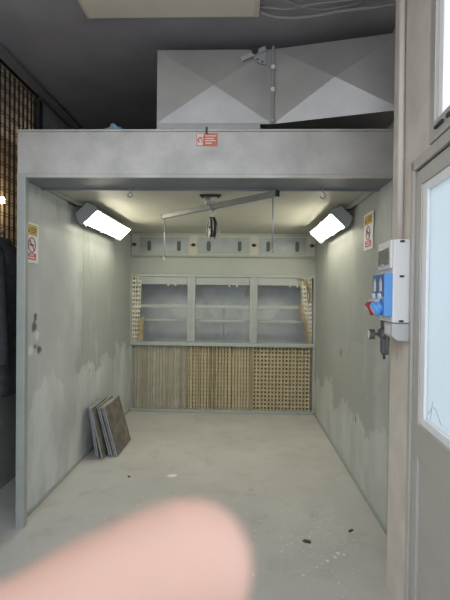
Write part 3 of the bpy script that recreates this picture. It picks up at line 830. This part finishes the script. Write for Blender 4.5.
for uc, m_, lab in ((u0+.056, M['red'], 'red round power socket'), (u0+.172, M['bluelight'], 'blue round power socket')):
    ax0, ax1 = rw(uc, .116, 1.500), rw(uc, .138, 1.488)
    dd = (ax1-ax0).normalized()
    bm = B(); tube(bm, [ax0, ax0+dd*.01, ax1, ax1+dd*.001], [.028, .030, .030, .027], 24); o = obj('power_socket', bm, m_, sb, True); o['label'] = lab
    bm = B(); tube(bm, [ax1, ax1+dd*.010, ax1+dd*.020], [.036, .036, .029], 24); obj('socket_lid', bm, m_, o)
    bm = B(); tube(bm, [ax1+dd*.020, ax1+dd*.022], [.024, .022], 20); obj('lid_centre', bm, M['greyplastic'], o)
    bm = B(); q = ax1+V((0, 0, .036)); box(bm, tuple(q-V((.012, .01, .004))), tuple(q+V((.012, .01, .008))), .002); obj('lid_hinge', bm, M['greyplastic'], o)
bm = B()
def rprism(bm, pts, ua, ub):
    a = [bm.verts.new(rw(ua, p, z)) for p, z in pts]; c = [bm.verts.new(rw(ub, p, z)) for p, z in pts]
    bm.faces.new(a); bm.faces.new(c[::-1]); n = len(pts)
    for i in range(n): bm.faces.new((a[i], c[i], c[(i+1) % n], a[(i+1) % n]))
rprism(bm, [(.001, 1.422), (.080, 1.422), (.080, 1.365), (.055, 1.345), (.001, 1.345)], .190, .330)
jb = obj('junction_box', bm, M['greyplastic'], sb)
bm = B(); rbox(bm, (.21, .080, 1.372), (.30, .0815, 1.412)); obj('paper_label', bm, M['white'], jb)

rg = thing('air_regulator', 'small grey compressed-air regulator with round gauge below the socket box', 'regulator', rw(.06, 0, 1.22))
uc, dc = .085, .052
bm = B(); tube(bm, [rw(uc, dc, 1.330), rw(uc, dc, 1.345), rw(uc, dc, 1.375), rw(uc, dc, 1.388)], [.022, .034, .034, .020], 20); obj('body', bm, M['gun'], rg)
bm = B(); tube(bm, [rw(uc, dc, 1.388), rw(uc, dc, 1.395), rw(uc, dc, 1.430), rw(uc, dc, 1.435)], [.014, .021, .021, .017], 18); obj('adjusting_knob', bm, M['gun'], rg)
bm = B(); tube(bm, [rw(uc, dc, 1.332), rw(uc, dc, 1.318), rw(uc, dc, 1.26), rw(uc, dc, 1.245)], [.019, .022, .020, .010], 18); obj('filter_bowl', bm, M['gun'], rg)
bm = B(); tube(bm, [rw(uc, dc, 1.246), rw(uc, dc, 1.225)], [.006, .007], 10); obj('drain_cock', bm, M['dark'], rg)
bm = B(); tube(bm, [rw(uc, dc+.025, 1.352), rw(uc, dc+.055, 1.352)], .007, 10); tube(bm, [rw(uc, dc+.052, 1.352), rw(uc, dc+.078, 1.352)], .026, 24); g = obj('gauge', bm, M['gun'], rg)
bm = B(); tube(bm, [rw(uc, dc+.078, 1.352), rw(uc, dc+.0795, 1.352)], .021, 24); obj('gauge_face', bm, M['white'], g)
bm = B(); tube(bm, [rw(uc+.028, dc, 1.36), rw(uc+.055, dc, 1.36), rw(uc+.062, dc, 1.352), rw(uc+.062, dc+.002, 1.29), rw(uc+.062, dc+.002, 1.255)], [.010, .010, .010, .009, .008], 12); obj('hose_tail', bm, M['gun'], rg, True)
bm = B(); rbox(bm, (uc-.02, .001, 1.335), (uc+.02, dc-.02, 1.385), .003); obj('mounting_bracket', bm, M['dark'], rg)

# ------------------------------------------------------------------ left of the booth: wire mesh, jacket, lamp
wm = thing('wire_mesh_partition', 'dark double-wire mesh screen above the low wall left of the booth', 'wire mesh', (WL, 2.5, 1.30))
bm = B()
y = 1.2
while y < 4.06:
    for o_ in (0, .018): box(bm, (WL-.012, y+o_-.0028, 1.31), (WL-.006, y+o_+.0028, 3.33))
    y += .074
z = 1.36
while z < 3.32:
    for o_ in (0, .022): box(bm, (WL-.006, 1.2, z+o_-.0028), (WL, 4.06, z+o_+.0028))
    z += .098
obj('wire_panel', bm, M['wire'], wm)
obj('mesh_post', nbox((WL-.045, 4.055, 1.30), (WL+.012, 4.135, CEIL-.095), .003), M['dark'], wm)
obj('mesh_rail', nbox((WL-.04, 1.2, 1.301), (WL+.008, 4.055, 1.335), .003), M['dark'], wm)
obj('mesh_rail', nbox((WL-.04, 1.2, 3.30), (WL+.008, 4.055, 3.335), .003), M['dark'], wm)

bl = thing('wall_lamp', 'small glowing warm lamp behind the wire mesh', 'lamp', (-2.95, 5.2, 2.50))
bm = B(); cyl(bm, (-2.949, 5.2, 2.62), (-2.92, 5.2, 2.62), .05, n=16); tube(bm, [(-2.92, 5.2, 2.62), (-2.85, 5.2, 2.62)], .012, 8); obj('lamp_base', bm, M['dark'], bl)
bm = B(); bmesh.ops.create_uvsphere(bm, u_segments=16, v_segments=10, radius=.04, matrix=Matrix.Translation((-2.82, 5.2, 2.62))); obj('bulb', bm, M['bulb'], bl, True)

jk = thing('jacket', 'black jacket hanging beside the left outer side of the booth', 'jacket', (-1.70, 3.30, .60))
def loft(rings, n=28):
    bm = B(); R = []
    for (cx, cy, z, rx, ry, fold, ph) in rings:
        R.append([bm.verts.new((cx+rx*math.cos(2*PI*k/n)*(1+fold*math.sin(5*2*PI*k/n+ph)), cy+ry*math.sin(2*PI*k/n)*(1+fold*math.sin(5*2*PI*k/n+ph)), z)) for k in range(n)])
    for a, c in zip(R, R[1:]):
        for k in range(n): bm.faces.new((a[k], a[(k+1) % n], c[(k+1) % n], c[k]))
    bm.faces.new(R[0][::-1]); bm.faces.new(R[-1])
    return bm
cx, cy = -1.73, 3.30
rg_ = [(cx, cy, .80, .085, .195, .13, 0), (cx, cy, .83, .095, .215, .13, .1), (cx, cy, 1.0, .092, .205, .11, .4), (cx, cy, 1.3, .090, .20, .09, .8), (cx, cy, 1.55, .100, .21, .06, 1.2), (cx, cy, 1.72, .115, .225, .03, 1.5), (cx-.008, cy, 1.80, .112, .235, .01, 1.6), (cx-.028, cy, 1.86, .080, .18, 0, 1.7), (cx-.05, cy, 1.905, .050, .10, 0, 1.8), (cx-.058, cy, 1.945, .042, .06, 0, 1.9)]
obj('jacket_body', loft(rg_), M['jacket'], jk, True)
for s in (-1, 1):
    bm = B(); tube(bm, [(cx-.01, cy+s*.13, 1.83), (cx+.0, cy+s*.20, 1.79), (cx+.02, cy+s*.245, 1.68), (cx+.045, cy+s*.255, 1.45), (cx+.060, cy+s*.245, 1.25), (cx+.065, cy+s*.235, 1.06), (cx+.065, cy+s*.235, 1.04)], [.045, .066, .072, .062, .056, .050, .046], 16)
    obj('sleeve', bm, M['jacket'], jk, True)
obj('collar', torus(B(), (cx-.055, cy, 1.92), .048, .016, (1, 0, 0), (0, 1, 0), 24, 8), M['jacket'], jk, True)
bm = B(); tube(bm, [(cx+.092, cy, z) for z in (.86, 1.0, 1.3, 1.55)]+[(cx+.112, cy, 1.72), (cx+.06, cy, 1.85), (cx-.004, cy, 1.90)], .005, 6); obj('front_zip', bm, M['dark'], jk)
bm = B(); tube(bm, [(cx-.058, cy-.04, 1.944), (cx-.058, cy, 2.0), (cx-.058, cy+.04, 1.944)], .005, 8); obj('hanging_loop', bm, M['dark'], jk)
bm = B(); tube(bm, [(WL-.002, cy, 2.02), (cx-.09, cy, 2.01), (cx-.065, cy, 1.985), (cx-.058, cy, 1.990), (cx-.045, cy, 2.02)], .006, 8)
o = obj('coat_hook', bm, M['steel'], None, True); tag(o, 'steel hook on the wire mesh carrying the black jacket', 'hook'); settle(o)

# ------------------------------------------------------------------ bits on the floor
rnd = random.Random(11)
bm = B()
def chip(x, y, s, h=.004):
    n = rnd.randint(4, 6); a0_ = rnd.random()*6
    pts = [(x+s*(.5+rnd.random()*.6)*math.cos(a0_+2*PI*i/n), y+s*(.5+rnd.random()*.6)*math.sin(a0_+2*PI*i/n)) for i in range(n)]
    prism(bm, pts, 2, .0005, h)
for _ in range(150):
    x, y = rnd.gauss(.50, .16), rnd.gauss(2.93, .22)
    if x > .74 or y < 2.3: continue
    chip(x, y, rnd.choice((.0025, .004, .005, .007)))
for _ in range(60): chip(rnd.uniform(-1.2, .7), rnd.uniform(2.2, 3.6), rnd.choice((.0025, .004, .006)))
for _ in range(30): chip(rnd.uniform(-1.25, -.8), rnd.uniform(2.35, 3.2), rnd.choice((.003, .005)))
for x, y, s in ((.60, 2.70, .02), (.57, 2.66, .014), (.52, 2.62, .012), (.63, 2.69, .015)): chip(x, y, s, .003)
o = obj('paint_chips', bm, M['chips']); tag(o, 'scatter of tiny pale paint chips on the concrete in front of the booth', 'paint chips', None, 'stuff')
def flat(name, x, y, rx, ry, rot, h, m, lab, cat, jag=.3):
    bm = B(); n = 16; r_ = random.Random(int(abs(x)*1000)); top = []; bot = []
    for i in range(n):
        a = 2*PI*i/n; k = 1-jag*r_.random()
        px, py = rx*k*math.cos(a), ry*k*math.sin(a)
        X_, Y_ = x+px*math.cos(rot)-py*math.sin(rot), y+px*math.sin(rot)+py*math.cos(rot)
        top.append(bm.verts.new((X_, Y_, .001+h*(.3+.7*r_.random())))); bot.append(bm.verts.new((X_, Y_, .0004)))
    c = bm.verts.new((x, y, h+.001)); bm.faces.new(bot)
    for i in range(n):
        bm.faces.new((top[i], top[(i+1) % n], c)); bm.faces.new((top[i], bot[i], bot[(i+1) % n], top[(i+1) % n]))
    o = obj(name, bm, m); tag(o, lab, cat); return settle(o)
flat('dead_leaf', .431, 2.819, .033, .018, -.4, .008, M['leaf'], 'dark brown dead leaf on the concrete among the paint chips', 'leaf')
flat('dirt_crumb', -.926, 3.735, .014, .012, 0, .010, M['leaf'], 'dark crumb of dirt on the floor right of the leaning slabs', 'crumb')
flat('dirt_crumb', .74, 2.97, .03, .012, .8, .006, M['leaf'], 'small dark crumb on the floor by the right side wall front', 'crumb')
flat('paper_scrap', -.569, 3.779, .05, .03, .3, .005, M['chips'], 'pale torn paper scrap on the floor in the middle of the booth', 'scrap')
flat('plaster_smear', .36, 3.37, .045, .10, .5, .002, mat('smear', (.50, .48, .43), .8), 'pale dried plaster smear on the booth floor right of the middle', 'smear', .6)

# ------------------------------------------------------------------ camera
yaw, pitch, roll = .0359, -.0136, .0114
fw = V((-math.sin(yaw)*math.cos(pitch), math.cos(yaw)*math.cos(pitch), math.sin(pitch)))
r = V((math.cos(yaw), math.sin(yaw), 0)); u = r.cross(fw)
r2 = r*math.cos(roll)+u*math.sin(roll); u2 = u*math.cos(roll)-r*math.sin(roll)
cam = bpy.data.cameras.new('camera'); co = bpy.data.objects.new('camera', cam); COL.objects.link(co)
CP = V((0, 0, 1.55))
co.matrix_world = Matrix(((r2.x, u2.x, -fw.x, CP.x), (r2.y, u2.y, -fw.y, CP.y), (r2.z, u2.z, -fw.z, CP.z), (0, 0, 0, 1)))
cam.sensor_fit = 'VERTICAL'; cam.sensor_height = 36; cam.lens = 27
cam.clip_start = .005; cam.clip_end = 100
cam.dof.use_dof = True; cam.dof.focus_distance = 4.2; cam.dof.aperture_fstop = 27/2.4
S.camera = co

# ------------------------------------------------------------------ the photographer's hand, index finger reaching past the lens
def hc(x, y, d): return CP+r2*x+u2*y+fw*d      # metres right / up / ahead of the eye
hand = thing('hand', 'blurred pink fingertip of a hand reaching in across the bottom foreground', 'hand', hc(-.09, -.09, .06))
ax = V((.866, .50, 0)); lat = V((.5, -.866, 0))
def chain(bm, pts, rads, n=16):
    # densify and cap with rounded end
    P = [V(p) for p in pts]; out, ro = [], []
    for i in range(len(P)-1):
        p0, p1, p2, p3 = P[max(i-1, 0)], P[i], P[i+1], P[min(i+2, len(P)-1)]
        for k in range(6):
            t = k/6
            out.append(.5*((2*p1)+(p2-p0)*t+(2*p0-5*p1+4*p2-p3)*t*t+(3*p1-p0-3*p2+p3)*t**3)); ro.append(rads[i]*(1-t)+rads[i+1]*t)
    out.append(P[-1]); ro.append(rads[-1])
    d = (out[-1]-out[-2]).normalized(); R = rads[-1]; e = out[-1]
    for a in (.25, .5, .7, .85, .95, .995): out.append(e+d*R*a); ro.append(R*math.sqrt(1-a*a))
    tube(bm, [hc(*p) for p in out], ro, n)
TIP = V((-.0050, -.0356, .060))
bm = B()
knk = TIP-ax*.072+V((0, 0, .004))
chain(bm, [knk-ax*.02, knk, knk+ax*.026, TIP-ax*.026, TIP-ax*.012, TIP], [.0115, .0112, .0105, .0106, .0104, .0090])
nails = [(TIP+V((.002, .001, .0088)), ax)]
for k, (ln_, curl) in enumerate(((.080, 1.0), (.074, 1.1), (.058, 1.2))):
    kb = knk+lat*.0215*(k+1)-ax*.006*(k+.2)
    dr_ = (ax*.90+lat*(.14+.08*k)).normalized()
    p1 = kb+dr_*ln_*.42+V((0, 0, -.004)); p2 = p1+(dr_*.35+V((0, 0, -.9))).normalized()*ln_*.30; p3 = p2+(-dr_*.75+V((0, 0, -.45))).normalized()*ln_*.24
    chain(bm, [kb-ax*.02, kb, p1, p2, p3], [.0105, .0105, .0095, .0088, .0076])
    nails.append((p3, -dr_))
wrist = knk-ax*.092+lat*.030+V((0, 0, -.004))
# palm: several thick strands from wrist to each knuckle
for k in range(4):
    kb = knk+lat*.0215*k-ax*.006*k
    chain(bm, [wrist+lat*(.010*(k-1.5)), (wrist+kb)/2+lat*.004*(k-1.5), kb], [.019, .0155, .0115])
th0 = wrist-lat*.012+ax*.012+V((0, 0, -.006))
chain(bm, [th0, th0+ax*.024-lat*.024+V((0, 0, -.010)), th0+ax*.048-lat*.040+V((0, 0, -.014)), th0+ax*.072-lat*.044+V((0, 0, -.016))], [.018, .0155, .0118, .0095])
elb = wrist+V((-.10, -.20, -.10))
chain(bm, [wrist+ax*.01, wrist-ax*.035+V((0, -.012, 0)), (wrist+elb)/2, elb], [.024, .0245, .034, .042])
ho = obj('hand_skin', bm, M['skin'], hand, True)
rm = ho.modifiers.new('remesh', 'REMESH'); rm.mode = 'VOXEL'; rm.voxel_size = .0022; rm.use_smooth_shade = True
sm = ho.modifiers.new('smooth', 'SMOOTH'); sm.factor = .5; sm.iterations = 4
bm = B(); s0 = wrist-ax*.035+V((0, -.012, 0)); s1 = (wrist+elb)/2
tube(bm, [hc(*(s0*.6+s1*.4)), hc(*(s0*.5+s1*.5)), hc(*s1), hc(*elb), hc(*(elb+(elb-s1)*.3))], [.036, .038, .044, .054, .056], 24)
obj('sleeve', bm, M['sleeve'], hand, True)

# ------------------------------------------------------------------ light: overcast daylight let in where the ceiling and right wall are cut short, plus the booth's lamps
w = bpy.data.worlds.new('world'); S.world = w; w.use_nodes = True
bg = w.node_tree.nodes['Background']
bg.inputs['Color'].default_value = (.88, .94, 1.0, 1); bg.inputs['Strength'].default_value = 1.15
S.view_settings.view_transform = 'Standard'; S.view_settings.look = 'None'
S.view_settings.gamma = 1; S.view_settings.exposure = 0.75; S.view_settings.use_curve_mapping = False
